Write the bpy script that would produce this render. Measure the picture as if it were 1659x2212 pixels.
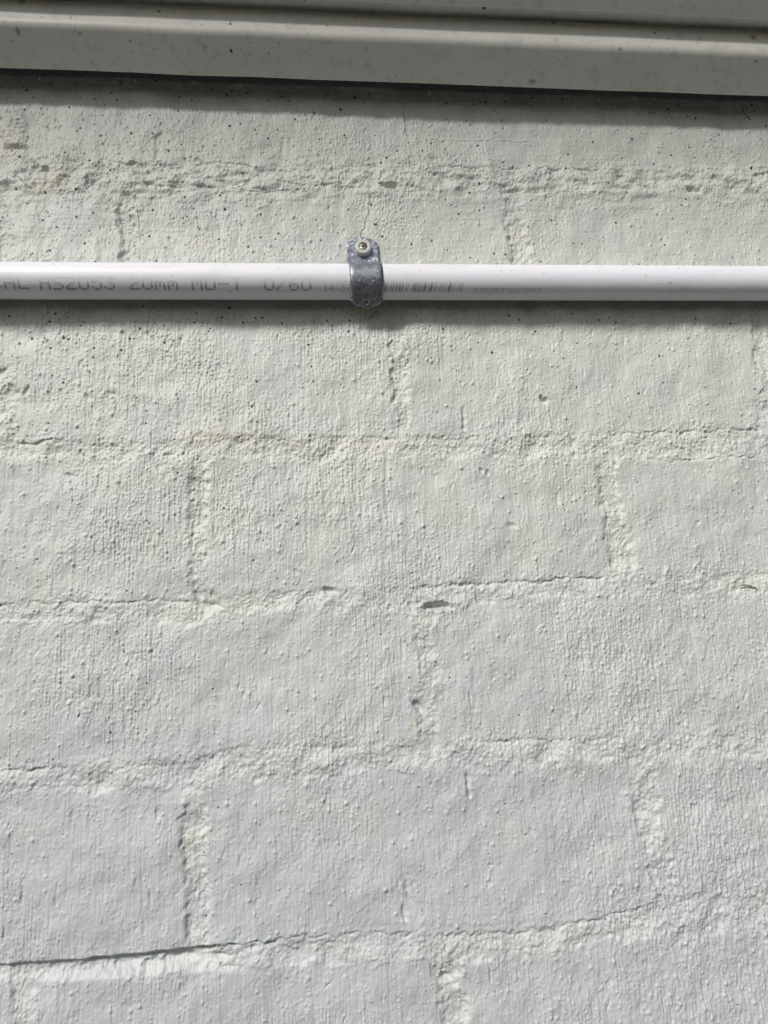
import bpy, bmesh, math
import numpy as np
from mathutils import Vector, Matrix

for o in list(bpy.data.objects):
    bpy.data.objects.remove(o)
sc = bpy.context.scene
COL = sc.collection
rad = math.radians

# ------------------------------------------------------------------ camera
# working units: millimetres, X along the wall, Y into the wall, Z up; ZO lifts it to real height
ZO = 2.05
PITCH, YAW, ROLL = rad(11.739), rad(4.5726), rad(-2.5336)
CM = np.array([128.86, -410.77, -295.80])
FPX = 1598.0                       # focal length in pixels of a 1659 x 2212 picture
cyw, syw = math.cos(YAW), math.sin(YAW)
Fv = np.array([syw*math.cos(PITCH), cyw*math.cos(PITCH), math.sin(PITCH)])
R0 = np.array([cyw, -syw, 0.0]); U0 = np.cross(R0, Fv)
Rv = R0*math.cos(ROLL) + U0*math.sin(ROLL)
Uv = -R0*math.sin(ROLL) + U0*math.cos(ROLL)

def mm(p):
    return (p[0]/1000.0, p[1]/1000.0, p[2]/1000.0 + ZO)

cd = bpy.data.cameras.new('camera')
cam = bpy.data.objects.new('camera', cd); COL.objects.link(cam)
m = Matrix.Identity(4)
for r in range(3):
    m[r][0], m[r][1], m[r][2] = float(Rv[r]), float(Uv[r]), float(-Fv[r])
m.translation = Vector(mm(CM))
cam.matrix_world = m
cd.sensor_fit = 'VERTICAL'; cd.sensor_height = 36.0
cd.lens = FPX/2212*36.0
cd.clip_start = 0.01; cd.clip_end = 500
sc.camera = cam

# ------------------------------------------------------------------ light
SUN_EL, SUN_AZ = rad(37), rad(33)          # azimuth: towards the left of the straight-on direction
w = bpy.data.worlds.new("World"); sc.world = w; w.use_nodes = True
nt = w.node_tree
bg = nt.nodes['Background']
sky = nt.nodes.new('ShaderNodeTexSky'); sky.sky_type = 'NISHITA'; sky.sun_disc = False
sky.sun_elevation = SUN_EL; sky.sun_rotation = math.pi + SUN_AZ
sky.dust_density = 2.0; sky.air_density = 1.0; sky.ozone_density = 1.0
nt.links.new(sky.outputs[0], bg.inputs[0]); bg.inputs[1].default_value = 0.05
sd = bpy.data.lights.new('sun', 'SUN'); sd.energy = 2.4; sd.angle = rad(13); sd.color = (1.0, 0.97, 0.93)
sun = bpy.data.objects.new('sun', sd); COL.objects.link(sun)
dirv = Vector((math.sin(SUN_AZ)*math.cos(SUN_EL), math.cos(SUN_AZ)*math.cos(SUN_EL), -math.sin(SUN_EL)))
sun.rotation_euler = dirv.to_track_quat('-Z', 'Y').to_euler()
sun.location = (-1, -3, 5)
sc.view_settings.view_transform = 'Standard'; sc.view_settings.look = 'None'
sc.view_settings.gamma = 1.0; sc.view_settings.use_curve_mapping = False
sc.view_settings.exposure = 0.46

# ------------------------------------------------------------------ helpers
def tag(o, label=None, cat=None, group=None, kind=None):
    if label: o['label'] = label
    if cat: o['category'] = cat
    if group: o['group'] = group
    if kind: o['kind'] = kind
    return o

def empty(name, loc):
    o = bpy.data.objects.new(name, None); COL.objects.link(o); o.location = loc
    o.empty_display_size = 0.01
    return o

def link_mesh(name, me, mat, parent=None, smooth=True):
    o = bpy.data.objects.new(name, me); COL.objects.link(o)
    if mat: me.materials.append(mat)
    if smooth:
        me.polygons.foreach_set('use_smooth', np.ones(len(me.polygons), bool))
    if parent:
        o.parent = parent
        o.matrix_parent_inverse = Matrix.Translation(-Vector(parent.location))
    return o

def grid_mesh(name, V):
    """V: (n, m, 3) array in metres -> quad grid mesh"""
    n, k = V.shape[:2]
    me = bpy.data.meshes.new(name)
    idx = np.arange(n*k, dtype=np.int32).reshape(n, k)
    q = np.stack([idx[:-1, :-1], idx[:-1, 1:], idx[1:, 1:], idx[1:, :-1]], -1).reshape(-1, 4)
    me.vertices.add(n*k); me.vertices.foreach_set('co', V.reshape(-1).astype(np.float32))
    me.loops.add(q.size); me.loops.foreach_set('vertex_index', q.reshape(-1))
    me.polygons.add(len(q))
    me.polygons.foreach_set('loop_start', np.arange(0, q.size, 4, dtype=np.int32))
    me.update(calc_edges=True)
    return me

def attr(me, name, arr):
    a = me.attributes.new(name, 'FLOAT', 'POINT')
    a.data.foreach_set('value', np.ascontiguousarray(arr.reshape(-1), dtype=np.float32))

def sstep(a, b, x):
    t = np.clip((x - a)/(b - a), 0, 1)
    return t*t*(3 - 2*t)

# picture point -> point on the plane Y = y0 (mm)
def at(x, y, y0=0.0):
    d = Fv*FPX + Rv*(x - 829.5) - Uv*(y - 1106.0)
    return CM + d*((y0 - CM[1])/d[1])

def wp(pts):
    """traced marks on the wall -> list of (X, Z) in mm on its face"""
    return [(at(x, y)[0], at(x, y)[2]) for x, y in pts]

# ------------------------------------------------------------------ materials
class Mat:
    def __init__(s, name):
        s.m = bpy.data.materials.new(name); s.m.use_nodes = True
        s.t = s.m.node_tree; s.b = s.t.nodes['Principled BSDF']
    def n(s, typ, **kw):
        x = s.t.nodes.new(typ)
        for k, v in kw.items(): setattr(x, k, v)
        return x
    def l(s, a, b): s.t.links.new(a, b)
    def noise(s, vec, scale, detail=3, rough=0.5):
        x = s.n('ShaderNodeTexNoise'); x.inputs['Scale'].default_value = scale
        x.inputs['Detail'].default_value = detail; x.inputs['Roughness'].default_value = rough
        s.l(vec, x.inputs['Vector']); return x.outputs[0]
    def mapping(s, scale=(1, 1, 1), rot=(0, 0, 0)):
        tc = s.n('ShaderNodeTexCoord'); mp = s.n('ShaderNodeMapping')
        mp.inputs['Scale'].default_value = scale; mp.inputs['Rotation'].default_value = rot
        s.l(tc.outputs['Object'], mp.inputs[0]); return mp.outputs[0]
    def ramp(s, fac, stops):
        r = s.n('ShaderNodeValToRGB'); e = r.color_ramp.elements
        while len(e) < len(stops): e.new(0.5)
        for i, (p, c) in enumerate(stops):
            e[i].position = p; e[i].color = (c[0], c[1], c[2], 1) if not isinstance(c, (int, float)) else (c, c, c, 1)
        s.l(fac, r.inputs[0]); return r.outputs[0]
    def mix(s, fac, a, b, mode='MIX'):
        x = s.n('ShaderNodeMix', data_type='RGBA', blend_type=mode)
        if isinstance(fac, (int, float)): x.inputs[0].default_value = fac
        else: s.l(fac, x.inputs[0])
        for v, i in ((a, 6), (b, 7)):
            if isinstance(v, tuple): x.inputs[i].default_value = (v[0], v[1], v[2], 1)
            else: s.l(v, x.inputs[i])
        return x.outputs[2]
    def at(s, name):
        a = s.n('ShaderNodeAttribute'); a.attribute_name = name; return a.outputs['Fac']
    def bump(s, h, dist, strength=1.0, prev=None):
        b = s.n('ShaderNodeBump'); b.inputs['Distance'].default_value = dist
        b.inputs['Strength'].default_value = strength
        s.l(h, b.inputs['Height'])
        if prev: s.l(prev, b.inputs['Normal'])
        return b.outputs[0]

def wall_paint():
    M = Mat('wall_paint')
    v = M.mapping()
    light_tint = M.at('light_tint')
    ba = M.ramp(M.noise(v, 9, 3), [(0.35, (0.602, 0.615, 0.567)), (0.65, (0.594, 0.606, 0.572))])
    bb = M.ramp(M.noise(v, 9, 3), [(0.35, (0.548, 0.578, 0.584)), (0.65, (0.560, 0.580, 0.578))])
    big = M.mix(light_tint, bb, ba)  # warm light above, blue sky light below, painted into the base colour
    mid = M.ramp(M.noise(v, 45, 4, 0.6), [(0.32, 0.91), (0.65, 1.0)])
    c = M.mix(1.0, big, mid, 'MULTIPLY')
    c = M.mix(M.at('stain_warmth'), c, (0.60, 0.565, 0.40))
    c = M.mix(M.at('pale'), c, (0.70, 0.70, 0.66))
    c = M.mix(M.at('pin'), c, (0.015, 0.016, 0.02))
    M.l(c, M.b.inputs['Base Color'])
    M.b.inputs['Roughness'].default_value = 0.5
    M.b.inputs['Specular IOR Level'].default_value = 0.35
    vs = M.mapping((1, 1, 0.18))
    b1 = M.bump(M.noise(vs, 900, 2, 0.5), 0.00012, 0.6)
    b2 = M.bump(M.noise(v, 1500, 2, 0.5), 0.00008, 0.5, b1)
    M.l(b2, M.b.inputs['Normal'])
    return M.m

def board_paint():
    M = Mat('board_paint')
    v = M.mapping()
    c = M.ramp(M.noise(v, 14, 5, 0.65), [(0.3, (0.66, 0.66, 0.61)), (0.7, (0.71, 0.71, 0.655))])
    fine = M.ramp(M.noise(v, 160, 4, 0.7), [(0.27, 0.78), (0.48, 1.0)])
    c = M.mix(1.0, c, fine, 'MULTIPLY')
    c = M.mix(M.at('grime'), c, (0.10, 0.085, 0.06))
    c = M.mix(M.at('pin'), c, (0.008, 0.008, 0.01))
    M.l(c, M.b.inputs['Base Color'])
    M.b.inputs['Roughness'].default_value = 0.42
    M.l(M.bump(M.noise(v, 350, 3), 0.00012, 0.5), M.b.inputs['Normal'])
    return M.m

def simple(name, col, rough, metal=0.0):
    M = Mat(name)
    v = M.mapping()
    c = M.ramp(M.noise(v, 25, 4), [(0.3, tuple(x*0.86 for x in col)), (0.7, tuple(min(1, x*1.08) for x in col))])
    M.l(c, M.b.inputs['Base Color'])
    M.b.inputs['Roughness'].default_value = rough; M.b.inputs['Metallic'].default_value = metal
    return M.m

def pvc():
    M = Mat('white_plastic')
    vl = M.mapping((0.06, 1, 1)); v = M.mapping()
    c = M.ramp(M.noise(vl, 500, 3), [(0.3, (0.785, 0.78, 0.845)), (0.7, (0.83, 0.825, 0.89))])
    sp = M.ramp(M.noise(v, 520, 2), [(0.245, (0.45, 0.44, 0.42)), (0.30, (1, 1, 1))])
    c = M.mix(1.0, c, sp, 'MULTIPLY')
    sm = M.ramp(M.noise(M.mapping((0.5, 1, 1)), 60, 4, .6), [(0.36, (0.93, 0.93, 0.915)), (0.5, (1, 1, 1))])
    c = M.mix(1.0, c, sm, 'MULTIPLY')
    M.l(c, M.b.inputs['Base Color'])
    M.b.inputs['Roughness'].default_value = 0.45
    b = M.bump(M.noise(M.mapping((0.02, 1, 1)), 1100, 2), 0.00006, 0.6)
    b = M.bump(M.noise(v, 260, 2), 0.00005, 0.4, b)
    M.l(b, M.b.inputs['Normal'])
    return M.m

def ink():
    M = Mat('printed_ink')
    a = M.at('ink')
    n = M.ramp(M.noise(M.mapping(), 1400, 2), [(0.35, 0.7), (0.55, 1.0)])
    mt = M.n('ShaderNodeMath', operation='MULTIPLY'); M.l(a, mt.inputs[0]); M.l(n, mt.inputs[1])
    c = M.mix(mt.outputs[0], (0.79, 0.78, 0.845), (0.02, 0.02, 0.03))
    M.l(c, M.b.inputs['Base Color']); M.b.inputs['Roughness'].default_value = 0.45
    return M.m

def galvanised(bright=False):
    M = Mat('bright_zinc' if bright else 'galvanised_steel')
    v = M.mapping()
    vo = M.n('ShaderNodeTexVoronoi'); vo.inputs['Scale'].default_value = 620; vo.inputs['Randomness'].default_value = 1
    nz = M.n('ShaderNodeTexNoise'); nz.inputs['Scale'].default_value = 500; M.l(v, nz.inputs['Vector'])
    ad = M.n('ShaderNodeVectorMath', operation='MULTIPLY_ADD')
    M.l(nz.outputs['Color'], ad.inputs[0]); ad.inputs[1].default_value = (0.0012,)*3; M.l(v, ad.inputs[2])
    M.l(ad.outputs[0], vo.inputs['Vector'])
    sep = M.n('ShaderNodeSeparateColor'); M.l(vo.outputs['Color'], sep.inputs[0])
    cells = sep.outputs[0]
    patch = M.noise(v, 230, 4, 0.65)
    c = M.ramp(cells, [(0.0, (0.20, 0.22, 0.26)), (0.5, (0.34, 0.37, 0.42)), (0.8, (0.46, 0.49, 0.55)), (1.0, (0.90, 0.92, 0.97))] if bright else [(0.0, (0.25, 0.27, 0.305)), (1.0, (0.42, 0.45, 0.50))])
    c = M.mix(1.0, c, M.ramp(patch, [(0.35, 0.72), (0.62, 1.0)]), 'MULTIPLY')
    M.l(c, M.b.inputs['Base Color'])
    M.b.inputs['Metallic'].default_value = 0.75
    r = M.ramp(patch, [(0.35, 0.5), (0.65, 0.22)] if bright else [(0.35, 0.58), (0.65, 0.34)])
    M.l(r, M.b.inputs['Roughness'])
    b = M.bump(sep.outputs[1], 0.0003 if bright else 0.00016, 0.8)
    b = M.bump(M.noise(v, 420, 4, 0.6), 0.00015, 0.5, b)
    M.l(b, M.b.inputs['Normal'])
    return M.m

def nylon():
    M = Mat('cream_nylon')
    c = M.ramp(M.noise(M.mapping(), 300, 3), [(0.3, (0.52, 0.50, 0.47)), (0.7, (0.60, 0.58, 0.545))])
    M.l(c, M.b.inputs['Base Color']); M.b.inputs['Roughness'].default_value = 0.45
    M.b.inputs['Subsurface Weight'].default_value = 0.15
    M.b.inputs['Subsurface Radius'].default_value = (0.0015, 0.0012, 0.0008)
    return M.m

WALLM, BOARDM, PVCM, INKM, GALV, NYL, ZINC = wall_paint(), board_paint(), pvc(), ink(), galvanised(), nylon(), galvanised(True)
SCREWM = simple('screw_metal', (0.52, 0.50, 0.45), 0.28, 1.0)
DARKM = simple('twig_brown', (0.03, 0.028, 0.027), 0.6)
GROUNDM = simple('concrete_ground', (0.075, 0.073, 0.052), 0.9)
SOFFITM = simple('soffit_paint', (0.40, 0.40, 0.38), 0.6)

# ------------------------------------------------------------------ ground
gm = bpy.data.meshes.new('ground')
bm = bmesh.new()
vs = [bm.verts.new(p) for p in ((-150, -150, 0), (150, -150, 0), (150, 150, 0), (-150, 150, 0))]
bm.faces.new(vs); bm.to_mesh(gm); bm.free()
tag(link_mesh('ground', gm, GROUNDM, smooth=False), 'concrete ground at the foot of the painted wall', kind='structure')

# ------------------------------------------------------------------ wall relief
rng = np.random.default_rng(7)
PS = 0.30
RX0, RX1, RZ0, RZ1 = -125.0, 500.0, -520.0, 180.0
NX, NZ = int((RX1-RX0)/PS), int((RZ1-RZ0)/PS)
NX += NX % 2; NZ += NZ % 2
xs = RX0 + PS*np.arange(NX); zs = RZ0 + PS*np.arange(NZ)
fx = np.fft.rfftfreq(NX, PS)[None, :]; fz = np.fft.fftfreq(NZ, PS)[:, None]

def band_noise(wx, wz, sharp=1.0):
    """smooth periodic noise with typical wavelengths wx, wz (mm), unit variance"""
    n = rng.standard_normal((NZ, NX)).astype(np.float32)
    k = np.sqrt((fx*wx)**2 + (fz*wz)**2)
    filt = np.exp(-(k/1.0)**2*1.2) - np.exp(-(k/0.45)**2*1.2)*0.8*sharp
    r = np.fft.irfft2(np.fft.rfft2(n)*filt, s=(NZ, NX)).astype(np.float32)
    return r/r.std()

X, Z = np.meshgrid(xs.astype(np.float32), zs.astype(np.float32))
wob1, wob2, wob3 = band_noise(16, 16), band_noise(5, 5), band_noise(2.4, 2.4)
BIG = band_noise(70, 60, 0.3); BIG2 = band_noise(45, 30, 0.3)

def line_z(pts):
    p = wp(pts); p.sort()
    a = np.array(p)
    sl0 = (a[1, 1]-a[0, 1])/(a[1, 0]-a[0, 0])*0.15
    return np.interp(xs, a[:, 0], a[:, 1]).astype(np.float32)

BEDS = [  # (top edge, bottom edge) of each mortar course
 ([(0,338),(80,345),(150,355),(330,353),(460,352),(600,352),(830,352),(920,355),(1100,362),(1300,368),(1659,372)],
  [(0,408),(170,406),(240,410),(330,402),(600,410),(830,413),(920,410),(1300,415),(1450,408),(1659,408)]),
 ([(0,660),(1659,660)], [(0,690),(1659,688)]),
 ([(0,955),(150,950),(250,960),(450,943),(820,940),(1240,935),(1400,935),(1659,925)],
  [(0,985),(230,985),(440,990),(820,988),(1240,985),(1320,993),(1400,988),(1659,982)]),
 ([(0,1300),(350,1297),(500,1290),(560,1275),(700,1275),(860,1270),(1020,1255),(1330,1245),(1659,1235)],
  [(0,1340),(400,1345),(520,1320),(700,1315),(910,1312),(980,1310),(1130,1290),(1400,1285),(1659,1275)]),
 ([(0,1665),(100,1655),(400,1640),(520,1610),(830,1605),(1030,1600),(1200,1595),(1659,1580)],
  [(0,1715),(200,1710),(400,1695),(560,1685),(850,1665),(1130,1650),(1190,1645),(1659,1630)]),
 ([(0,2085),(300,2070),(520,2045),(560,2040),(830,2015),(1100,2010),(1300,1985),(1450,1945),(1540,1920),(1659,1905)],
  [(0,2112),(300,2100),(600,2085),(850,2070),(960,2075),(1100,2065),(1300,2035),(1659,2010)]),
]
JOINTS = [  # vertical mortar joints: centre line, width in mm, depth in mm
 ([(30,250),(38,345)],11,-0.5),([(345,295),(338,352)],4,0.7),([(612,300),(608,350)],3,.35),
 ([(280,412),(272,470),(280,520),(286,600),(288,660)],10,1.2),
 ([(1105,425),(1112,490),(1130,575),(1135,660)],11,1.5),
 ([(10,410),(18,600)],7,0.6),
 ([(855,690),(860,800),(872,935)],9,1.3),([(12,810),(22,945)],8,0.6),([(1640,700),(1655,940)],9,0.8),
 ([(432,955),(425,1100),(428,1200),(445,1290)],9,0.95),([(1310,985),(1322,1100),(1352,1245)],12,1.0),
 ([(835,980),(838,1200)],2.2,0.35),
 ([(915,1310),(922,1450),(925,1595)],11,0.85),([(1022,1440),(1024,1530)],2.5,0.35),([(197,1345),(195,1400)],3,.3),
 ([(415,1700),(418,1850),(430,2030)],10,1.1),([(1385,1650),(1402,1750),(1440,1930)],12,0.6),
 ([(955,2070),(985,2212),(990,2260)],12,0.9),([(40,2110),(60,2212)],10,0.7),
]
band = np.zeros_like(X); H = np.zeros_like(X)
joint_soft = 0.9
for k, (t, b) in enumerate(BEDS):
    zt, zb = line_z(t)[None, :], line_z(b)[None, :]
    jt = wob1*0.6 + wob2*0.45; jb = np.roll(wob1, 400, 1)*0.6 + np.roll(wob2, 300, 1)*0.45
    m_ = sstep(-1.5, 1.7, zt + jt*1.3 - Z)*sstep(-2.2, 2.0, Z - (zb + jb*1.5))
    dep = [0.3, 0.9, 0.6, 0.65, 0.6, 0.75][k]
    H -= 1.05*dep*m_*(0.35+0.55*sstep(-1.2, 0.9, BIG2))*(1 + 0.0*m_)
    band = np.maximum(band, m_)
def seg_dist(pts):
    p = wp(pts); D = np.full_like(X, 1e9); T = np.zeros_like(X)
    for (x0, z0), (x1, z1) in zip(p[:-1], p[1:]):
        i0, i1 = np.searchsorted(zs, min(z0, z1)-30), np.searchsorted(zs, max(z0, z1)+30)
        j0, j1 = np.searchsorted(xs, min(x0, x1)-30), np.searchsorted(xs, max(x0, x1)+30)
        if i1 <= i0 or j1 <= j0: continue
        xx, zz = X[i0:i1, j0:j1], Z[i0:i1, j0:j1]
        L2 = (x1-x0)**2+(z1-z0)**2+1e-9
        t = np.clip(((xx-x0)*(x1-x0)+(zz-z0)*(z1-z0))/L2, 0, 1)
        d = np.hypot(xx-x0-t*(x1-x0), zz-z0-t*(z1-z0))
        s = D[i0:i1, j0:j1]; np.minimum(s, d, out=s)
    return D
for pts, wd, dep in JOINTS:
    d = seg_dist(pts) + (wob1*0.7 + wob2*0.5)*min(1, wd/8)
    m_ = 1 - sstep(wd/2-min(2.2, wd*.3), wd/2+min(2.2, wd*.3), d)
    H -= 1.55*dep*m_*(1 - 0.7*band)*(0.5+0.5*sstep(-1.2, 0.9, BIG2))
    if wd > 6: band = np.maximum(band, m_)

# roughness map: rough mortar, smooth and sandy zones on the brick faces
zone = band_noise(55, 70, 0.2)*0.55 + BIG*0.45
U_ = (X-RX0)/(RX1-RX0); V_ = (Z-RZ0)/(RZ1-RZ0)
rough_lo = sstep(0.45, 0.95, U_)*sstep(0.52, 0.10, V_)       # lower right of the wall is sandiest
def blob(x, y, rx, rz):
    cx, cz = wp([(x, y)])[0]
    return np.exp(-(((X-cx)/rx)**2+((Z-cz)/rz)**2)**2)
smooth_z = np.clip(blob(1100, 1440, 34, 36)+blob(1060, 1760, 36, 28)+blob(1480, 1080, 40, 30)+blob(560, 800, 22, 22)*.6
          + blob(30, 1120, 26, 26)+blob(960, 2100, 24, 30)+blob(1480, 500, 50, 20)*.8+blob(660, 480, 36, 18)*.7
          + blob(1250, 830, 40, 25)*.5+blob(150, 1850, 40, 35)*.4+blob(150, 500, 30, 18)*.7, 0, 1)
sandy = np.clip(sstep(-0.6, 1.3, zone)*0.75 + 0.85*rough_lo + blob(300, 1080, 45, 45)*.6 + blob(560, 1100, 40, 40)*.3
          + blob(330, 820, 50, 30)*.4+blob(1300, 1450, 45, 45)*.3 - 0.85*smooth_z, 0.04, 1.15)

px0, pz0 = wp([(874, 262)])[0]; pz1 = wp([(950, 301)])[0][1]
H -= 0.9*sstep(-0.7, 0.7, X-px0+0.06*(Z-pz0)+wob2*.3)*sstep(-0.4, 0.6, Z-pz1-0.012*(X-px0)+wob2*.25)*sstep(140, 70, X-px0)
drip = band_noise(2.6, 9)
H += BIG*0.35 + band_noise(30, 30)*0.28 + band_noise(12, 14)*0.15 + band_noise(6, 9)*0.055
upg = sstep(-30, -90, Z)*0.8 + 0.2
H += drip*0.050*(0.15+sandy)*upg + 0.26*sstep(1.6, 2.5, band_noise(3.2, 12))*(0.25+sandy)*upg - 0.30*sstep(1.9, 2.7, band_noise(3.5, 7))
mort = np.clip(band + 0.25*np.roll(band, int(5/PS), 0) + 0.2*np.roll(band, -int(5/PS), 0), 0, 1)
mortA = sstep(-330, -120, -Z)*0                                      # (placeholder field)
topA = np.exp(-((Z - line_z(BEDS[0][1])[None, :] - 5)/15.0)**2)
H += mort*(wob2*0.12 + wob3*0.06 + wob1*0.40)
H += topA*(band_noise(16, 6)*0.34 + band_noise(5, 4)*0.15 + np.clip(wob1, -1, 2)*0.3 + 0.8)
H += rough_lo*(wob2*0.05 + band_noise(2.2, 5)*0.09)
# trowel / brush strokes down the faces
str1 = band_noise(1.3, 30, 1.0); str2 = band_noise(4.0, 45, 0.8)
face = 1 - mort*0.75
upper = sstep(-30, -90, Z)*0.75 + 0.25
H += (str1*0.065 + str2*0.045)*face*(0.55+0.6*sandy)*upper
H += (1-upper)*band_noise(26, 2.6)*0.05
# thin paint skins: little plateaus with crisp borders
pl = band_noise(13, 18)*0.7 + band_noise(5, 7)*0.5
H += 0.11*sstep(0.55, 0.80, pl)*face + 0.09*sstep(-0.75, -0.95, pl)*face
H += 0.028*wob3

# nodules of sand and paint
def stamp(arr, cx, cz, r, h, asp=1.0, mode='add'):
    K = 5
    ii, jj = np.meshgrid(np.arange(-K, K+1), np.arange(-K, K+1), indexing='ij')
    ci = np.round((cz-RZ0)/PS).astype(int); cj = np.round((cx-RX0)/PS).astype(int)
    ok = (ci > K) & (ci < NZ-K-1) & (cj > K) & (cj < NX-K-1)
    ci, cj, cx, cz, r, h = ci[ok], cj[ok], cx[ok], cz[ok], r[ok], h[ok]
    I = ci[:, None, None]+ii; J = cj[:, None, None]+jj
    dx = (xs[J]-cx[:, None, None]); dz = (zs[I]-cz[:, None, None])/asp
    q = (dx*dx+dz*dz)/(r[:, None, None]**2)
    val = h[:, None, None]*np.exp(-q*1.1)
    if mode == 'add': np.add.at(arr, (I, J), val.astype(arr.dtype))
    else: np.maximum.at(arr, (I, J), val.astype(arr.dtype))

nod = np.zeros_like(X)
N = 400000
cx = rng.uniform(RX0, RX1, N); cz = rng.uniform(RZ0, RZ1, N)
lx = np.cumsum(rng.uniform(1.3, 3.4, 400))+RX0
sn = rng.random(N) < 0.62
li = np.clip(np.searchsorted(lx, cx), 1, len(lx)-1)
near = np.where(np.abs(lx[li]-cx) < np.abs(lx[li-1]-cx), lx[li], lx[li-1])
cx = np.where(sn & (cz < -30), near+rng.normal(0, 0.16, N)+0.5*np.sin(cz*0.05+near), cx)
streak = sstep(-0.4, 1.2, str2)*0.7 + sstep(0, 1.5, band_noise(2.6, 60))*0.5
iz = np.clip(((cz-RZ0)/PS).astype(int), 0, NZ-1); ix = np.clip(((cx-RX0)/PS).astype(int), 0, NX-1)
prob = (0.10 + sandy*(0.22+0.80*streak) + 0.45*mort)[iz, ix]*0.62
keep = rng.random(N) < prob
cx, cz = cx[keep], cz[keep]
r = rng.uniform(0.30, 0.52, len(cx)) + (rng.random(len(cx)) < 0.06)*rng.uniform(.15, .5, len(cx))
h = r*rng.uniform(0.45, 1.05, len(cx))
stamp(nod, cx, cz, r, h, 1.15, 'max')
H += nod*(1.30 - 0.30*sstep(-150, -350, Z)) + (0.3+sandy)*0.050*band_noise(1.5, 2.2) + (0.3+sandy)*0.075*band_noise(1.2, 6)

# gouges and slots pressed into the faces
def slot(x, y, L, wd, dep, ang=0.0, img=True):
    if img: x, y = wp([(x, y)])[0]
    i0, i1 = np.searchsorted(zs, y-L), np.searchsorted(zs, y+L)
    j0, j1 = np.searchsorted(xs, x-L), np.searchsorted(xs, x+L)
    if i1 <= i0 or j1 <= j0: return
    xx, zz = X[i0:i1, j0:j1]-x, Z[i0:i1, j0:j1]-y
    c, s = math.cos(ang), math.sin(ang)
    a = xx*c+zz*s; b_ = -xx*s+zz*c
    q = np.hypot(a/(wd*0.55), b_/(L*0.55)) + 0.16*wob2[i0:i1, j0:j1] + 0.12*wob1[i0:i1, j0:j1]
    g = sstep(1.3, 0.15, q)
    H[i0:i1, j0:j1] -= dep*g
for k in range(620):
    sx, sz = rng.uniform(RX0, RX1), rng.uniform(RZ0, RZ1)
    slot(sx, sz, rng.uniform(1.5, 6), rng.uniform(0.6, 1.5), rng.uniform(0.15, 0.6), rng.normal(0, 0.35), img=False)
for s in [(1003,905,10,2.2,.9,0),(1176,865,4,3,1.8,.3),(945,1310,17,3.0,2.6,1.5),(708,1275,8,2.5,1.8,1.45),(1011,1690,9,1.8,1.0,0.05),
          (1170,858,3,2,1.5,0),(188,858,5,2.5,.8,1.2),(1238,955,9,2.0,1.0,.25),(1242,978,5,1.6,.8,-.2),(36,318,11,3.2,1.6,1.6),(82,362,9,3.4,1.8,1.2),
          (838,402,8,2.6,2.0,1.55),(322,398,5,2.2,1.3,1.5),(1040,1015,3,1.8,.9,.5),(1055,1020,3,1.6,.7,-.3),(762,1190,9,1.0,.7,-.35),(870,1395,8,1.4,.6,0),
          (1015,1505,8,1.2,.6,0),(880,1925,7,2.5,.7,.2),(875,1980,8,1.6,.7,.1),(1060,1870,3,1.2,.6,1.3),(455,385,4,1.5,.7,1.4),(1500,412,6,2.5,1.5,1.4),
          (1345,380,5,1.5,.9,1.5),(150,1025,4,1.6,.9,1.3),(345,1010,3,1.5,.7,0),(362,983,4,1.6,1.0,1.4),(60,840,5,1.4,.8,-.5),(240,850,6,2,.7,1.3),
          (385,1300,9,1.6,.8,1.5),(1105,1135,4,2.4,.8,1.5),(830,1515,3,1,.5,0),(470,1310,7,2.0,1.0,1.25),(1205,1080,6,1.4,.5,0),(1060,2108,7,1.3,.7,0),
          (965,2112,5,2.4,1.6,1.2),(640,1235,4,2,.6,1.2),(340,1755,7,1.4,.6,0),(325,1940,6,1.3,.5,.1),(1350,740,5,1.2,.6,0),(905,1528,7,2.5,1.2,.5)]:
    s = list(s); s[4] *= 1.6 if s[4] >= .9 else 1.3; s[2] *= 1.25; s[3] *= 1.4
    slot(*s)

BRK = band_noise(9, 5)
# overhanging arrises and open cracks: sharp on the upper side, fading below
def ledge(pts, dep, fall, edge=0.5, solid=False):
    p = sorted(wp(pts)); a = np.array(p)
    zl = np.interp(xs, a[:, 0], a[:, 1])[None, :] + (wob2*0.45 + wob1*0.3)*(0.3 if dep > 3 else 1)
    along = sstep(a[0, 0]-1.5, a[0, 0]+5, X)*sstep(a[-1, 0]+1.5, a[-1, 0]-5, X)
    s = zl - Z
    pw = 0.9*dep + 0.4*fall
    if dep > 3: along = sstep(a[0, 0]-1.5, a[0, 0]+5, X)*sstep(a[-1, 0]+1.5, a[-1, 0]-26+5*BRK, X)
    g = sstep(-edge, edge, s)*(1 - sstep(pw*0.6, pw*1.2+fall, s))
    if dep < 3: g = g*(0.25+0.75*sstep(-0.9, 0.8, BRK))
    if dep > 3: g = g*(0.35+0.65*sstep(-40, 25, X))*(0.85+0.16*wob1+0.10*wob2*sstep(1, 3, s))
    H[:] = H - dep*g*along
ledge([(-30,2086),(0,2085),(120,2078),(240,2068),(300,2063),(400,2051),(520,2038)], 4.0, 4.0, 0.9)
ledge([(440,2046),(520,2039),(600,2030)], 1.3, 1.5)
ledge([(520,2040),(700,2018),(830,2012)], 0.7, 1.2)
ledge([(0,1664),(60,1660),(105,1652)], 1.1, 0.8)
ledge([(1030,1603),(1100,1598),(1200,1592)], 0.9, 0.9)
ledge([(230,352),(370,354)], 1.1, 1.5)
ledge([(440,352),(560,356)], 0.7, 1.5)
ledge([(915,360),(1050,362)], 0.9, 1.3)
ledge([(1060,366),(1300,366)], 0.6, 1.2)
ledge([(310,402),(560,405)], 1.0, 1.1)
ledge([(600,396),(760,402)], 0.7, 1.2)
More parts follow.
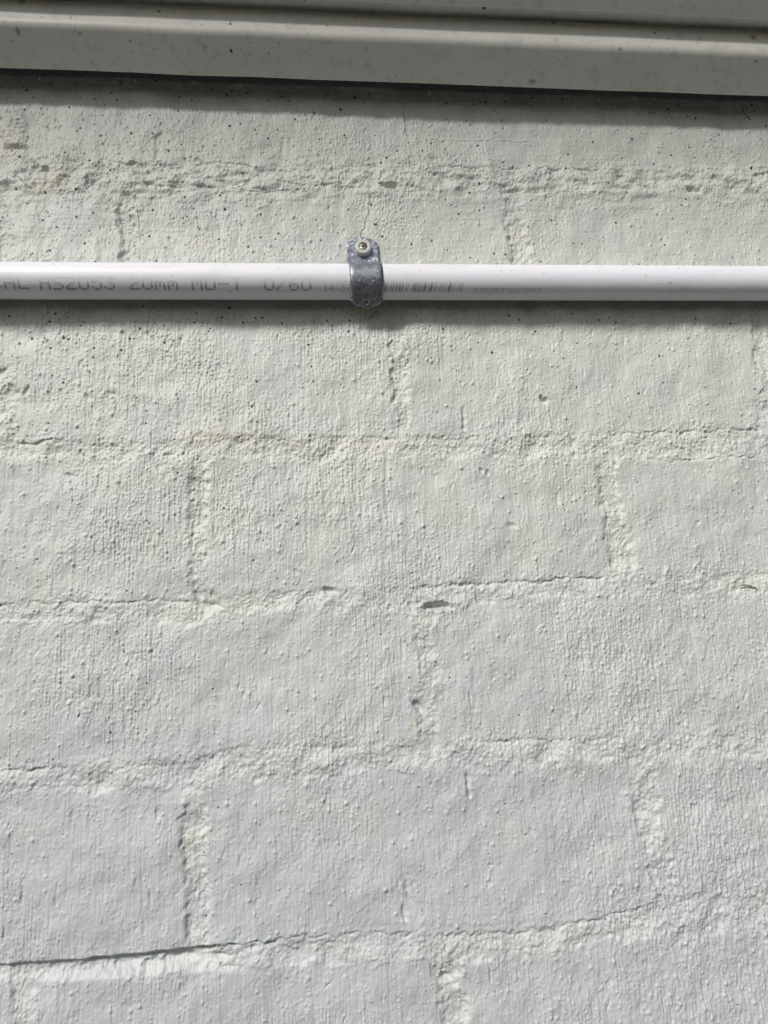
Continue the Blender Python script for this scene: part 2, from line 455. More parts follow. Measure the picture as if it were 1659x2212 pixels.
ledge([(870,300),(1000,304),(1150,305)], 0.5, 0.8)
ledge([(1380,992),(1500,990),(1700,984)], 0.75, 0.6)
ledge([(30,953),(140,950)], 1.1, 1.0)
ledge([(410,945),(455,945)], 0.6, 0.8)
ledge([(1340,935),(1659,925)], 0.7, 1.0)
ledge([(50,1302),(250,1300),(380,1290)], 0.6, 1.2)
ledge([(900,1265),(1100,1256),(1340,1244)], 0.8, 1.0)
ledge([(560,1290),(690,1284)], 0.5, 1.2)
ledge([(0,1342),(200,1340)], -0.35, 1.5)
ledge([(1220,2000),(1420,1950)], 0.8, 1.2)
ledge([(850,2016),(900,2012)], 0.8, 1.0)
ledge([(470,2085),(520,2080)], 1.2, 1.2)

# dark hairline cracks
crack = np.zeros_like(X)
def hair(pts, wd=0.32, dep=0.5, amp=1.0):
    d = seg_dist(pts) + np.abs(wob3)*0.06
    g = 1 - sstep(wd*0.5, wd*1.3, d)
    crack[:] = np.maximum(crack, g*amp)
    H[:] = H - dep*g
hair([(800,418),(799,436),(795,448),(797,462),(790,476),(788,494),(781,500),(778,520)], 0.28, 0.5, 0.8)
hair([(375,415),(420,410),(450,405),(490,412),(530,414),(548,416),(600,413),(650,412),(700,415),(760,412),(800,414),(880,416),(925,412)], 0.22, .4, .45)
hair([(1060,424),(1120,418),(1180,414),(1250,418),(1300,420)], 0.2, .4, .35)
hair([(297,440),(300,470),(300,560)], 0.25, .6, .45)
hair([(40,385),(58,402),(70,410)], 0.3, .6, .6)
hair([(1200,860),(1215,875)], .2, .2, .2)

pin = np.zeros_like(X)
PA = "107,36,4 300,26,3 771,41,3 650,63,3 1029,51,3 1358,49,4 1276,77,4 1473,29,6 361,80,2 993,105,6 1040,97,3 1102,121,3 1199,120,3 1159,157,4 1489,153,4 436,149,4 568,138,4 662,141,3 729,214,4 53,213,3 88,242,4 388,258,4 477,299,4 800,247,3 72,381,4 331,383,5 404,482,4 331,499,4 185,514,3 247,543,2 365,610,4 217,644,4 413,693,3 12,499,3 22,448,2 661,470,4 800,415,4 952,409,4 973,467,6 793,505,3 809,497,3 1128,491,4 912,480,3 863,551,3 645,579,4 675,686,3 1043,533,2 1366,514,2 1203,571,3 1128,588,3 1286,383,4 1365,367,4 1048,312,3 1647,268,3 1604,449,5 1620,535,4 1628,535,3 1653,584,5 1506,471,3 947,597,3 1073,627,3 1389,600,2 36,924,5 240,918,5 215,950,4 364,954,3 615,883,3 990,887,5 847,913,3 1133,932,4 1103,935,4 957,927,3 842,958,3 1050,953,4 1219,958,3 1512,947,3 605,982,4 910,982,3 903,995,3 1507,996,3 276,1022,4 137,1023,5 296,1028,4 191,1020,3 217,1064,4 712,1043,4 561,1025,4 407,1066,3 404,1106,3 1334,1050,3 83,1045,3 526,1077,3 1346,1144,3 1111,1212,3 1355,1208,3 272,1213,3 1089,1320,4 388,1168,2"
PB = "203,184,4 405,193,4 11,248,5 57,217,3 229,163,3 166,220,2 904,174,5 1075,160,5 796,230,4 1241,233,4 1320,198,4 1449,142,4 1630,162,3 1586,290,6 1637,314,5 628,278,5 653,321,5 513,268,3 785,290,3 413,355,5 371,395,5 1050,391,5 1169,391,4 1304,425,3 1286,449,3 704,75,4 509,75,3 357,76,2 1348,68,5 1650,105,4 1166,270,3 324,484,4 414,468,3 1183,486,3 1003,523,4 725,510,3 623,541,3 120,617,4 208,601,3 821,613,3 858,613,3 1214,620,3 477,656,3 526,660,4 373,674,3 678,692,3 104,703,4 584,943,4 257,985,4 539,923,4 815,918,3 970,934,3 656,992,4 932,940,3 1499,956,4 1346,941,3 1193,1098,4 470,1082,5 1101,1262,5 834,1234,3 877,951,2 1002,955,2 409,1040,2 777,1110,2"
PC = "480,401,4 828,430,4 1472,468,6 218,357,3 520,350,4 523,361,4 1069,399,4 1217,416,4 1535,420,7 1026,347,4 506,430,3 95,376,3 114,388,5 145,421,2 1200,395,3 1250,433,3 1158,432,3 1417,407,3 672,350,3 912,380,3 1002,387,4 980,403,5 773,413,3 1268,376,3 1376,365,4 1595,405,3"
PD = "272,441,5 526,433,6 385,433,3 770,424,4 645,415,3 440,436,5 1315,500,3 1348,509,5 1131,441,3 1150,486,3 1165,484,3 1275,452,4 1230,467,6 1589,450,4 1560,490,3 1572,505,4 1580,515,3 1600,480,4 1555,475,3"
pins = []
for s, ox, oy in ((PA, 0, 219.4), (PB, 829.5, 219.4), (PC, 0, 0), (PD, 829.5, 0)):
    for q in s.split():
        a, b, c = map(float, q.split(','))
        X_, Z_ = wp([(ox + a*0.5, oy + b*0.5)])[0]
        pins.append((X_, Z_, 0.27 + c*0.052))
for k in range(900):
    X_ = rng.uniform(RX0, RX1); Z_ = RZ0 + (RZ1-RZ0)*(1 - rng.beta(1.3, 2.1))
    if Z_ < -430 and rng.random() < .6: continue
    pins.append((X_, Z_, rng.uniform(0.16, 0.36)))
pins = np.array(pins)
stamp(pin, pins[:, 0], pins[:, 1], pins[:, 2]*1.45, np.full(len(pins), 2.2), 1.05, 'max')
pin = sstep(0.55, 1.15, pin)
H -= pin*0.55
pin = np.maximum(pin, crack)

stain_warmth = np.zeros_like(X); pale = np.zeros_like(X)
def stn(x, y, rx, rz, a): 
    g = blob(x, y, rx, rz)*a*(0.65+0.35*np.clip(wob1, -1, 1.5)); np.maximum(stain_warmth, g, out=stain_warmth)
for s in [(28,305,5,9,.9),(30,325,5,6,.8),(110,392,12,5,.5),(95,405,10,4,.5),(838,398,4,3,.3),(896,1572,2.0,6,.35),(880,1594,5,2.5,.6),
          (912,1340,4,5,.35),(470,945,20,4,.35),(700,955,40,5,.10),(30,660,12,10,.2),(425,1790,5,25,.25),(418,520,8,8,.15)]:
    stn(*s)
pale = np.clip(band*0.22*(0.5+0.5*np.clip(BIG2, -1, 1.5)), 0, 1)
stain_warmth = np.clip(stain_warmth + 0.04*sstep(-0.3, 1.5, BIG)*sstep(-300, 0, Z), 0, 1)  # besides the stains, a slight warm shift over the upper wall
tq = wp([(781, 545)])[0]
under = sstep(15.5, 10.5, np.abs(X-tq[0]))*sstep(20, 13, np.abs(Z-tq[1]))     # the clip sits on a flattened spot
H = H*(1-under) + np.clip(H, -3, 0.75)*under
light_tint = np.clip(sstep(-460, -60, Z) + 0.14*np.clip(BIG2, -1.5, 1.5) - 0.15*sstep(200, -60, X)*sstep(-200, -420, Z) + 0.15*band, 0, 1)  # height gradient of warm to cool light, put into the wall colour
H = H.astype(np.float32)

# the mesh: fine over the stretch seen close up, coarser beyond it
def axis(a, b, lo, hi, st, grow=1.12):
    core = np.arange(lo, hi+st*0.5, st)
    L = []; p = lo; s = st
    while p > a:
        s = min(s*grow, 30); p -= s; L.append(max(p, a))
    Rr = []; p = hi; s = st
    while p < b:
        s = min(s*grow, 30); p += s; Rr.append(min(p, b))
    return np.array(L[::-1]+list(core)+Rr)
ax = axis(-1500, 2000, -84, 462, 0.31); az = axis(-ZO*1000, 200, -494, 92, 0.31)
def recess(A):
    e = EDGE0 + EDGES*(ax[None, :]+58.8) + 9.3
    return A - 30*sstep(0, 1.2, az[:, None]-e)
EDGE0, EDGES = 66.1, (55.6-66.1)/480.7
def samp(A):
    fi = np.mod((az-RZ0)/PS, NZ-1); fj = np.mod((ax-RX0)/PS, NX-1)
    i = np.floor(fi).astype(int); j = np.floor(fj).astype(int)
    u = (fi-i)[:, None].astype(np.float32); v = (fj-j)[None, :].astype(np.float32)
    i1, j1 = np.minimum(i+1, NZ-1), np.minimum(j+1, NX-1)
    return (A[np.ix_(i, j)]*(1-u)*(1-v)+A[np.ix_(i1, j)]*u*(1-v)+A[np.ix_(i, j1)]*(1-u)*v+A[np.ix_(i1, j1)]*u*v)
hh = recess(samp(H))
V = np.empty((len(az), len(ax), 3), np.float32)
V[..., 0] = ax[None, :]/1000; V[..., 2] = az[:, None]/1000 + ZO; V[..., 1] = -hh/1000
wm = grid_mesh('brick_wall', V)
attr(wm, 'pin', samp(pin)); attr(wm, 'stain_warmth', samp(stain_warmth)); attr(wm, 'pale', samp(pale)); attr(wm, 'light_tint', samp(light_tint))
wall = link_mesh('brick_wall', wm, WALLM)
tag(wall, 'pale grey painted brick wall with rough mortar joints and sandy texture', 'wall')

# ------------------------------------------------------------------ boards above the wall
boards = empty('board_cladding', mm((180, -20, 66)))
tag(boards, 'grey painted boards with dark specks running across the top of the wall', 'cladding')
# reference line of the lower edge, falling slightly to the right
EA, EB = np.array([-58.8, 0, 66.1]), np.array([421.9, 0, 55.6])
SL = (EB[2]-EA[2])/(EB[0]-EA[0]); 
def resample(prof, st):
    P = [prof[0]]
    for a, b in zip(prof[:-1], prof[1:]):
        a, b = np.array(a, float), np.array(b, float)
        n = max(1, int(np.hypot(*(b-a))/st))
        for k in range(1, n+1): P.append(tuple(a+(b-a)*k/n))
    return np.array(P)
def rounded(P, k, r):
    """replace corner k of a profile by an arc-like curve"""
    p0, p, p1 = (np.array(P[i], float) for i in (k-1, k, k+1))
    a = p+(p0-p)/np.linalg.norm(p0-p)*r; b = p+(p1-p)/np.linalg.norm(p1-p)*r
    cur = [tuple((1-t)**2*a+2*t*(1-t)*p+t*t*b) for t in np.linspace(0, 1, 9)]
    return P[:k]+cur+P[k+1:]
def board(name, prof, specks, st=0.5, nx=0.5, wav=0.25):
    P = resample(prof, st)
    xa = axis(-1500, 2000, -90, 470, nx, 1.2)
    n = len(xa)
    V = np.zeros((len(P), n, 3))
    wv = (np.interp(xa, np.arange(-1500, 2001, 37), rng.normal(0, wav, 95)))
    V[..., 0] = xa[None, :]; V[..., 1] = -P[:, 0][:, None]
    V[..., 2] = P[:, 1][:, None] + (SL*(xa-EA[0]))[None, :] + EA[2] + wv[None, :]
    pinb = np.zeros((len(P), n)); gr = np.zeros((len(P), n))
    d = V - CM; dep = d@Fv
    px = 829.5 + FPX*(d@Rv)/dep; py = 1106 - FPX*(d@Uv)/dep
    arc = np.concatenate([[0], np.cumsum(np.hypot(*np.diff(P, axis=0).T))])
    for (sx, sy, r, asp, ang, kind) in specks:
        q = (px-sx)**2+(py-sy)**2
        i, j = np.unravel_index(np.argmin(q), q.shape)
        if q[i, j] > 9: continue
        dx = xa[None, :]-xa[j]; ds = (arc-arc[i])[:, None]
        c, s = math.cos(ang), math.sin(ang)
        u = (dx*c+ds*s); v = (-dx*s+ds*c)/asp
        g = 1-sstep(0.75, 1.25, np.sqrt(u*u+v*v)/r)
        if kind: gr = np.maximum(gr, (1-sstep(0.35, 1.5, np.sqrt(u*u+v*v)/r*(1+0.25*np.sin(9*u+sx)*np.sin(7*v))))*0.6)
        else: pinb = np.maximum(pinb, g)
    me = grid_mesh(name, np.stack([V[..., 0]/1000, V[..., 1]/1000, V[..., 2]/1000+ZO], -1))
    for k_, A in (('pin', pinb), ('grime', gr)): attr(me, k_, A)
    return link_mesh(name, me, BOARDM, boards)
SP = []
for s, ox in (("687,49,.8,.6,0,0 1174,192,.5,2.2,0.1,0 1564,236,.4,2.2,-.6,0 995,104,.55,1,0,0 1316,2,.6,.7,0,0 1108,163,1.2,.8,0,1 852,156,1.3,.8,0,1 876,141,.9,.7,0,1 345,145,.9,.8,0,1 308,77,.7,1.2,0,1 1017,149,.8,1,0,1 1257,173,1.1,1,0,1 78,135,1.1,1.6,0,1 95,8,1.6,1,0,1 562,175,.4,1,0,0 645,150,.7,1.3,0,1 1160,230,.6,1,0,1 583,100,.4,1,0,1", 0),
              ("433,34,.85,1,0,0 1006,51,.55,1,0,0 1172,143,.6,.8,0,0 1362,166,.4,1,0,0 1538,215,.4,1,0,0 1608,265,.55,.8,0,0 785,308,.35,2.2,-.8,0 937,302,.4,2.4,-.6,0 327,206,.9,.8,0,1 530,212,.6,.8,0,0 496,209,.35,2,-.8,0 767,227,1.2,.8,0,1 1020,214,.9,1,0,1 220,187,.6,1.5,0,1 155,208,1.,.7,0,1 879,230,.35,1,0,0 936,218,.5,1,0,1 560,270,.4,1,0,1 735,98,1.2,1,0,1 1596,160,1.6,1,0,1 640,352,1.6,.7,0,1 270,237,.4,1,0,1 890,345,.8,.7,0,1", 829.5)):
    for q in s.split():
        a, b, r_, asp, ang, kd = map(float, q.split(','))
        SP.append((ox+a*0.5, b*0.5, r_*1.3, asp, ang, kd))
for k in range(190):
    gx = rng.uniform(0, 1659)
    SP.append((gx, rng.uniform(0, 60)+gx*0.036+rng.uniform(0, 90), rng.uniform(.2, .55)*(1+(rng.random() < .03)*1.3), rng.uniform(.6, 1.6), rng.normal(), int(rng.random() < .8)))
# profile (distance out from the wall, height above the lower edge)
prof = [(13.0, 38.0), (13.6, 6.0), (14.5, 0.8), (15.0, 0.0), (16.2, 0.0), (33.6, 14.6), (31.8, 33.0), (32.2, 33.5)]
prof = rounded(prof, 5, 3.0)
board('board', prof, SP)
prof2 = [(26, 34.2), (41.0, 32.6), (42.3, 31.0), (43.5, 30.5), (58.5, 43.5), (57.5, 74)]
prof2 = rounded(prof2, 4, 2.5)
board('board', prof2, SP)
prof3 = [(50, 74.5), (64, 73.0), (67, 71.5), (82, 84), (81, 190), (60, 191)]
board('board', prof3, [], 3, 3)

# eave over the boards, out of the picture but shading everything under it
em = bpy.data.meshes.new('roof_eave')
bm = bmesh.new()
def box(bm, a, b):
    v = [bm.verts.new((x/1000, y/1000, z/1000+ZO)) for x in (a[0], b[0]) for y in (a[1], b[1]) for z in (a[2], b[2])]
    for f in ((0,1,3,2),(4,6,7,5),(0,4,5,1),(2,3,7,6),(0,2,6,4),(1,5,7,3)): bm.faces.new([v[i] for i in f])
EAVE_Z, EAVE_D = 520, 505
box(bm, (-1500, -EAVE_D, EAVE_Z), (2000, 60, EAVE_Z+25))
box(bm, (-1500, -EAVE_D-20, EAVE_Z-8), (2000, -EAVE_D-0.5, EAVE_Z+150))
bm.normal_update(); bm.to_mesh(em); bm.free()
tag(link_mesh('roof_eave', em, SOFFITM, smooth=False), 'unseen grey painted eave projecting over the boards to shade the wall', kind='structure')
um = bpy.data.meshes.new('upper_wall')
bm = bmesh.new(); box(bm, (-1500, -70, 242), (2000, 30, 519)); bm.to_mesh(um); bm.free()
tag(link_mesh('upper_wall', um, SOFFITM, smooth=False), 'flat grey wall strip between the boards and the eave', kind='structure')

# unseen timber screen added behind the camera to block the low sky
sky_blocker = empty('unseen_sky_blocker', (0.2, -1.7, 0))
tag(sky_blocker, 'unseen dark timber screen added behind the camera to block low sky', 'sky_blocker')
BLOCKERM = simple('blocker_timber', (0.07, 0.06, 0.05), 0.85)
for k in range(40):
    bm = bmesh.new()
    x0 = -2400+k*130; tp = rng.uniform(-12, 12)+1800
    box(bm, (x0, -1720, 30-ZO*1000), (x0+122, -1702, tp-ZO*1000)); bmesh.ops.recalc_face_normals(bm, faces=bm.faces)
    me = bpy.data.meshes.new('blocker_paling'); bm.to_mesh(me); bm.free(); link_mesh('blocker_paling', me, BLOCKERM, sky_blocker, smooth=False)
for z0 in (300, 1400):
    bm = bmesh.new(); box(bm, (-2400, -1701, z0-ZO*1000), (2800, -1655, z0+75-ZO*1000)); bmesh.ops.recalc_face_normals(bm, faces=bm.faces)
    me = bpy.data.meshes.new('blocker_rail'); bm.to_mesh(me); bm.free(); link_mesh('blocker_rail', me, BLOCKERM, sky_blocker, smooth=False)

# ------------------------------------------------------------------ conduit pipe
PR = 10.25
PA_, PB_ = np.array([-52.7, -11.55, -71.9]), np.array([404.7, -11.55, -75.6])
def pc(x):
    t = (x-PA_[0])/(PB_[0]-PA_[0]); return PA_+(PB_-PA_)*t
def on_pipe(x, a, r=PR):
    """a: angle from straight out of the wall, positive up"""
    c = pc(x); return np.array([x, c[1]-r*math.cos(a), c[2]+r*math.sin(a)])
def hit_pipe(px, py, r=PR):
    d = Fv*FPX+Rv*(px-829.5)-Uv*(py-1106.0); d = d/np.linalg.norm(d)
    x = at(px, py, -11)[0]
    for _ in range(3):
        c = pc(x)
        o = np.array([CM[1]-c[1], CM[2]-c[2]]); e = d[1:]
        A = e@e; B = 2*o@e; C_ = o@o-r*r
        t = (-B-math.sqrt(max(B*B-4*A*C_, 0)))/(2*A)
        P = CM+d*t; x = P[0]
    return P[0], math.atan2(P[2]-pc(x)[2], -(P[1]-pc(x)[1]))
pipe = empty('conduit_pipe', mm(pc(176)))
tag(pipe, 'white plastic conduit with black dot matrix printing running across the wall', 'pipe')
xa = axis(-1500, 2000, -90, 470, 4, 1.3)
th = np.linspace(-math.pi, math.pi, 97)
V = np.zeros((len(th), len(xa), 3))
for j, x in enumerate(xa):
    c = pc(x)
    V[:, j, 0] = x/1000; V[:, j, 1] = (c[1]-PR*np.cos(th))/1000; V[:, j, 2] = (c[2]+PR*np.sin(th))/1000+ZO
link_mesh('tube', grid_mesh('tube', V), PVCM, pipe)

class Ink:
    def __init__(s): s.v = []; s.f = []; s.a = []
    def quad(s, x0, x1, a0, a1, slant, i0, i1):
        """x in mm, angles, slant = shift in mm of the upper side, i0/i1 ink strength lower/upper"""
        n = max(1, int(round((a1-a0)/0.07)))
        if n > 1:
            for k in range(n):
                u, v = k/n, (k+1)/n
                s.quad(x0+slant*u, x1+slant*u, a0+(a1-a0)*u, a0+(a1-a0)*v, slant/n, i0+(i1-i0)*u, i0+(i1-i0)*v)
            return
        b = len(s.v)
        for x, a, i in ((x0, a0, i0), (x1, a0, i0), (x1+slant, a1, i1), (x0+slant, a1, i1)):
            s.v.append(mm(on_pipe(x, a, PR+0.035))); s.a.append(i)
        s.f.append((b, b+1, b+2, b+3))
    def build(s, name, mat, parent):
        me = bpy.data.meshes.new(name); me.from_pydata(s.v, [], s.f); attr(me, 'ink', np.array(s.a))
        return link_mesh(name, me, mat, parent, smooth=False)
FONT = {
 'A': "01110 10001 10001 11111 10001 10001 10001", 'L': "10000 10000 10000 10000 10000 10000 11111",
 'C': "01110 10001 10000 10000 10000 10001 01110",
 'S': "01111 10000 10000 01110 00001 00001 11110", '2': "01110 10001 00001 00110 01000 10000 11111",
 '0': "01110 10001 10001 10001 10001 10001 01110", '5': "11111 10000 11110 00001 00001 10001 01110",
 '3': "11111 00010 00100 00010 00001 10001 01110", 'm': "00000 00000 11110 10101 10101 10001 10001",
 'M': "10001 11011 10101 10101 10001 10001 10001", 'D': "11110 10001 10001 10001 10001 10001 11110",
 '-': "00000 00000 00000 11111 00000 00000 00000", 'T': "11111 00100 00100 00100 00100 00100 00100",
 '/': "00001 00001 00010 00100 01000 10000 10000", '6': "00110 01000 10000 11110 10001 10001 01110",
 '1': "00100 01100 00100 00100 00100 00100 01110", '4': "00010 00110 01010 10010 11111 00010 00010",
 ':': "00000 00100 00100 00000 00100 00100 00000", '7': "11111 00001 00010 00100 00100 00100 00100",
 '8': "01110 10001 10001 01110 10001 10001 01110", '9': "01110 10001 10001 01111 00001 00010 01100"}
def write(ik, text, px0, px1, py_top, py_bot, strong, double=True, fade=None, slant=0.0):
    """letters spaced evenly from px0 to px1 of the picture, set on the pipe's surface"""
    xm0, aB = hit_pipe(px0, py_bot); xm1, _ = hit_pipe(px1, py_bot); _, aT = hit_pipe(px0, py_top)
    pitch = (xm1-xm0)/(len(text)-1+5/6.0); cw = pitch/6.0
    ra = (aT-aB)/7.0
    for k, ch in enumerate(text):
        if ch == ' ': continue
        rows = FONT[ch].split()
        for i, row in enumerate(rows):
            a0 = aB+ra*(6-i); a1 = a0+ra*1.02
            f = fade[i] if fade else 1.0
            for j, c in enumerate(row):
                if c != '1': continue
                x0 = xm0+k*pitch+j*cw+slant*(6-i)*cw
                st = strong*f*rng.uniform(0.85, 1.0)
                if double:
                    ik.quad(x0+cw*0.08, x0+cw*0.42, a0, a1, slant*cw, st, st)
                    ik.quad(x0+cw*0.60, x0+cw*0.94, a0, a1, slant*cw, st, st)
                else:
                    ik.quad(x0, x0+cw*0.8, a0+ra*0.06, a1-ra*0.08, slant*cw, st, st)
FD = [0.04, 0.10, 0.25, 0.55, 0.9, 1.0, 1.0]
ik = Ink()
write(ik, "CAL", -19, 65, 597, 624.5, 0.84, fade=FD)
write(ik, "AS2053", 88, 250, 597, 626, 0.84, fade=FD)
write(ik, "20mm", 281, 386, 598, 626, 0.84, fade=FD)
write(ik, "MD-T", 415, 524, 598, 627, 0.84, fade=FD)
write(ik, "0/60", 571, 673, 599, 628, 0.84, fade=FD)
write(ik, "14:37", 699, 757, 612, 629.5, 0.75, double=False, fade=[.4, .45, .6, .8, .9, 1, 1], slant=0.03)
ik.build('printed_standard_text', INKM, pipe)
ik = Ink()
BARS = "135,11 150,7 175,8 220,7 234,7 262,7 276,7 317,10 329,7 363,7 376,7 406,7 419,7 473,7 505,7 581,7 607,6 619,8 636,10 669,8 683,8 711,8 738,8 766,9 779,8 793,10 838,8 868,8 881,10 896,10 936,8 969,8 1027,8 1068,8 1112,8 1169,10 1185,11 1197,6 1222,7 1265,7 1320,7 1363,8 1392,8"
for q in BARS.split():
    c, wd = map(float, q.split(','))
    px = (1480+c/4.1475)/1.8228; hw = wd/4.1475/1.8228*0.5
    x0, aB = hit_pipe(px-hw, 630.5); x1, _ = hit_pipe(px+hw, 630.5)
    _, aM = hit_pipe(px, 617); _, aT = hit_pipe(px, 608)
    ik.quad(x0, x1, aB, aM, 0.75, 0.95, 0.75); ik.quad(x0+.75, x1+.75, aM+1e-4, aT, 0.45, 0.6, 0.03)
ik.build('printed_barcode', INKM, pipe)
ik = Ink()
write(ik, "9322537007897", 1020, 1166, 622.5, 633.5, 0.62, double=False, slant=0.16)
ik.build('printed_number', INKM, pipe)

# ------------------------------------------------------------------ saddle clip
CX = at(791.8, 610, -22)[0]                      # along the wall, middle of the strap
c0 = pc(CX)
clip = empty('saddle_clip', mm((CX, 0, c0[2])))
tag(clip, 'galvanised steel saddle clip holding the white conduit against the wall', 'pipe clip')
SW, TH = 9.5, 1.15                             # half width, thickness
def strip(name, path, half, mat, parent, lens=None, xc=None, bev=0.25):
    """path: list of (out, z, inward normal out, normal z); half: half width per station, or function"""
    bm = bmesh.new(); rings = []
    n = len(path)
    for k, (o_, z_, no, nz_) in enumerate(path):
        hw = half(k/(n-1.0)) if callable(half) else half
        cc = xc(k/(n-1.0)) if xc else CX
        ring = []
        m_ = 12
        top = [(-hw+bev, 1), (-hw, 1)]
        for q in range(m_+1):
            u = -1+2*q/m_
            e = bev if q in (0, m_) else 0
            ring.append((cc+u*hw, TH - (0.3 if q in (0, m_) else 0)))
        ring2 = [(cc+hw, 0), (cc-hw, 0)]
        pts = ring+ring2
        rings.append([bm.verts.new(mm((x, -(o_+no*t), z_+nz_*t))) for x, t in pts])
    for a, b in zip(rings[:-1], rings[1:]):
        L = len(a)
        for i in range(L):
            bm.faces.new((a[i], a[(i+1) % L], b[(i+1) % L], b[i]))
    bm.faces.new(rings[0]); bm.faces.new(rings[-1][::-1])
    bmesh.ops.recalc_face_normals(bm, faces=bm.faces)
    me = bpy.data.meshes.new(name); bm.to_mesh(me); bm.free()
    o = link_mesh(name, me, mat, parent)
    return o
oc = -c0[1]
# strap: over the top, round the front and hanging off below
path = []
r_in = PR+0.06
for a in np.linspace(rad(100), rad(-44), 60):
    path.append((oc+r_in*math.cos(a), c0[2]+r_in*math.sin(a), math.cos(a), math.sin(a)))
aE = rad(-44); tx, tz = math.sin(aE), -math.cos(aE)     # tangent heading down and back
LT = 12.0; nT = 48
base = path[-1]
for k in range(1, nT+1):
    s = LT*k/nT
    path.append((base[0]+tx*s, base[1]+tz*s, base[2], base[3]))
arcL = r_in*rad(144); tot = arcL+LT; nst = len(path)
def half(u):
    k = u*(nst-1)
    if k <= 59: return SW
    s = LT*(k-59)/nT; rs = 4.2; RR = (SW*SW+rs*rs)/(2*rs)
    if s < LT-rs: return SW
    return max(0.8, math.sqrt(max(0, RR*RR-(RR-(LT-s))**2)))
strap = strip('strap', path, half, GALV, clip, xc=lambda u: CX+0.5*(u-.4))
# tongue hole: small dark plug-like recess (real cut by boolean)
def cyl(name, p, nrm, r, d, mat, parent, seg=32, bev=0.0):
    bm = bmesh.new()
    q = Vector(nrm).to_track_quat('Z', 'Y').to_matrix().to_4x4()
    M_ = Matrix.Translation(Vector(mm(p))) @ q
    bmesh.ops.create_cone(bm, cap_ends=True, segments=seg, radius1=r/1000, radius2=r/1000, depth=d/1000, matrix=M_)
    if bev: bmesh.ops.bevel(bm, geom=[e for e in bm.edges if len(e.link_faces) == 2 and e.calc_face_angle(0) > 1], offset=bev/1000, segments=3, affect='EDGES')
    me = bpy.data.meshes.new(name); bm.to_mesh(me); bm.free()
    return link_mesh(name, me, mat, parent, smooth=bool(bev))
def cut(o, cutter):
    md = o.modifiers.new('hole', 'BOOLEAN'); md.object = cutter; md.operation = 'DIFFERENCE'; md.solver = 'EXACT'
    dg = bpy.context.evaluated_depsgraph_get(); dg.update()
    me = bpy.data.meshes.new_from_object(o.evaluated_get(dg))
    o.modifiers.clear(); o.data = me
    bpy.data.objects.remove(cutter)
sH = 8.6
ph = (CX, -(base[0]+tx*sH), base[1]+tz*sH)
nh = (0, -base[2], base[3])
bpy.context.view_layer.update()
cut(strap, cyl('cutter', ph, nh, 1.25, 6, None, None, 20))

# tab flat on the wall, with a rounded top
TX = at(784.3, 545, -2)[0]
zT = at(781, 512, -2.2)[2]; zB = c0[2]+PR+0.2
bm = bmesh.new()
hw = 9.55; rise = 4.4
out = [(-hw, zB), (hw, zB), (hw, zT-rise)]
Rr_ = (hw*hw+rise*rise)/(2*rise)
for a in np.linspace(math.asin(hw/Rr_), -math.asin(hw/Rr_), 25)[1:-1]:
    out.append((Rr_*math.sin(a), zT-Rr_+Rr_*math.cos(a)))
out.append((-hw, zT-rise))
f = bm.faces.new([bm.verts.new(mm((TX+x+ (z-zB)*(-0.02), -1.35, z))) for x, z in out])
ex = bmesh.ops.extrude_face_region(bm, geom=[f])
bmesh.ops.translate(bm, verts=[v for v in ex['geom'] if isinstance(v, bmesh.types.BMVert)], vec=(0, -TH/1000, 0))
bmesh.ops.recalc_face_normals(bm, faces=bm.faces)
bmesh.ops.bevel(bm, geom=[e for e in bm.edges if len(e.link_faces) == 2 and e.calc_face_angle(0) > 1], offset=0.00022, segments=2, affect='EDGES')
me = bpy.data.meshes.new('mounting_tab'); bm.to_mesh(me); bm.free()
link_mesh('mounting_tab', me, ZINC, clip, smooth=False)
# short riser joining tab and strap top
bm = bmesh.new(); box(bm, (TX-hw+.25, -oc-1, zB-0.15), (TX+hw-.25, -1.1, zB+TH-0.4))
me = bpy.data.meshes.new('bend'); bm.to_mesh(me); bm.free(); link_mesh('bend', me, GALV, clip, smooth=False)

# nylon nail-in anchor with its screw
SX, _, SZ = at(784.6, 539, -2.2)
yb = -2.45
def lathe(name, prof, p, mat, parent, seg=48):
    """prof: (radius, out) in mm from the tab face"""
    bm = bmesh.new(); rings = []
    for r_, o_ in prof:
        if r_ < 1e-6: rings.append([bm.verts.new(mm((p[0], p[1]-o_, p[2])))])
        else: rings.append([bm.verts.new(mm((p[0]+r_*math.cos(t), p[1]-o_, p[2]+r_*math.sin(t)))) for t in np.linspace(0, 2*math.pi, seg, endpoint=False)])
    for a, b in zip(rings[:-1], rings[1:]):
        for i in range(seg):
            if len(b) == 1: bm.faces.new((a[i], a[(i+1) % seg], b[0]))
            elif len(a) == 1: bm.faces.new((a[0], b[(i+1) % seg], b[i]))
            else: bm.faces.new((a[i], a[(i+1) % seg], b[(i+1) % seg], b[i]))
    bmesh.ops.recalc_face_normals(bm, faces=bm.faces)
    me = bpy.data.meshes.new(name); bm.to_mesh(me); bm.free()
    return link_mesh(name, me, mat, parent)
R1 = 5.0
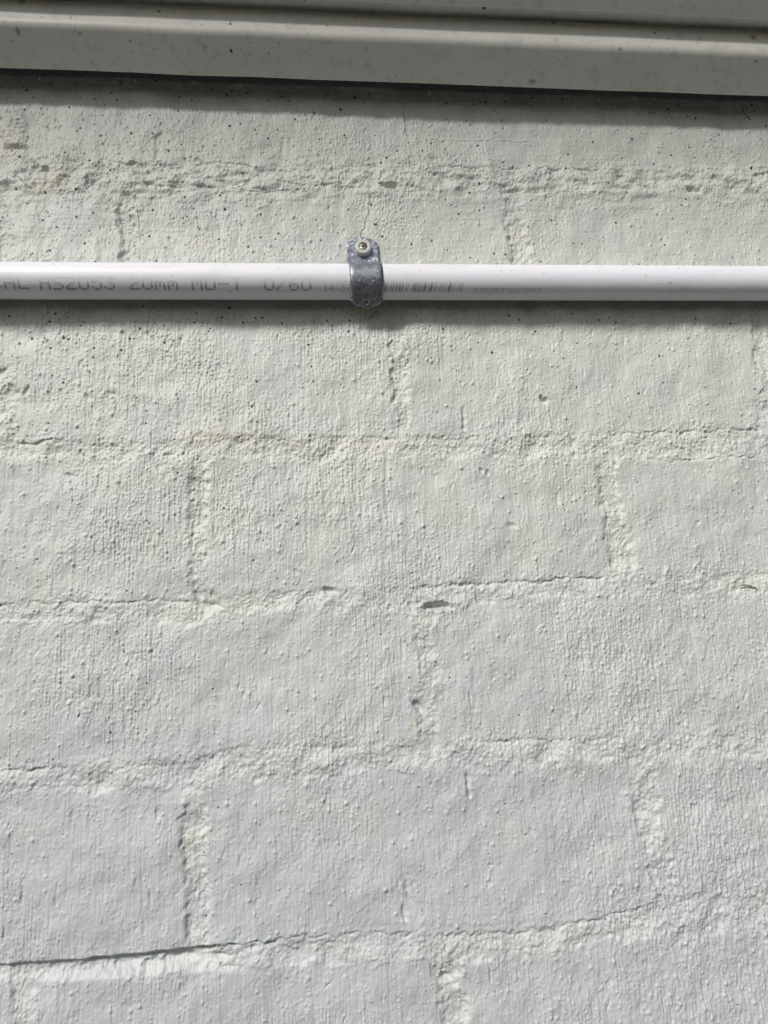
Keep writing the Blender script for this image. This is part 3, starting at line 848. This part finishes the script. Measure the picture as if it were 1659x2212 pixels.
anc = lathe('nylon_plug', [(R1-.1, -0.2), (R1, 0.3), (R1, 2.3), (R1-.12, 2.9), (R1-.5, 3.35), (R1-1.0, 3.5), (2.72, 3.5), (2.5, 3.35), (2.45, 3.0), (2.45, 2.0)], (SX, yb, SZ), NYL, clip)
scr = lathe('screw_head', [(2.45, 1.9), (2.42, 2.75), (2.2, 2.95), (1.5, 3.1), (0.8, 3.17), (0, 3.2)], (SX, yb, SZ), SCREWM, anc)
bm = bmesh.new()
v0 = (SX-2.7, yb-3.6, SZ-0.38+0.35); v1 = (SX+2.7, yb-2.2, SZ+0.38+0.35)
box(bm, v0, v1); bmesh.ops.recalc_face_normals(bm, faces=bm.faces)
me = bpy.data.meshes.new('cutter'); bm.to_mesh(me); bm.free()
ct = link_mesh('cutter', me, None, None, smooth=False)
bpy.context.view_layer.update()
# close the head from behind so the slot can be cut cleanly
bm = bmesh.new(); bm.from_mesh(scr.data)
be = [e for e in bm.edges if e.is_boundary]
bmesh.ops.contextual_create(bm, geom=be); bmesh.ops.recalc_face_normals(bm, faces=bm.faces); bm.to_mesh(scr.data); bm.free()
cut(scr, ct)

# ------------------------------------------------------------------ dark sliver stuck on the wall
A = at(1597, 1265.5); B = at(1634, 1273)
bm = bmesh.new(); rings = []
nS = 14
for k in range(nS+1):
    t = k/nS
    P = A+(B-A)*t; r_ = 0.08+0.24*math.sin(math.pi*min(1, t*0.75+.12)) * (0.55 if t > .93 else 1)
    zz = P[2]+1.2*math.sin(math.pi*t)
    rings.append([bm.verts.new(mm((P[0], -0.75-0.35*math.sin(q), zz+r_*math.cos(q)))) for q in np.linspace(0, 2*math.pi, 8, endpoint=False)])
for a, b in zip(rings[:-1], rings[1:]):
    for i in range(8): bm.faces.new((a[i], a[(i+1) % 8], b[(i+1) % 8], b[i]))
bm.faces.new(rings[0]); bm.faces.new(rings[-1][::-1]); bmesh.ops.recalc_face_normals(bm, faces=bm.faces)
me = bpy.data.meshes.new('twig'); bm.to_mesh(me); bm.free()
tag(link_mesh('twig', me, DARKM), 'tiny dark twig sliver stuck to the pale wall below the pipe', 'twig')
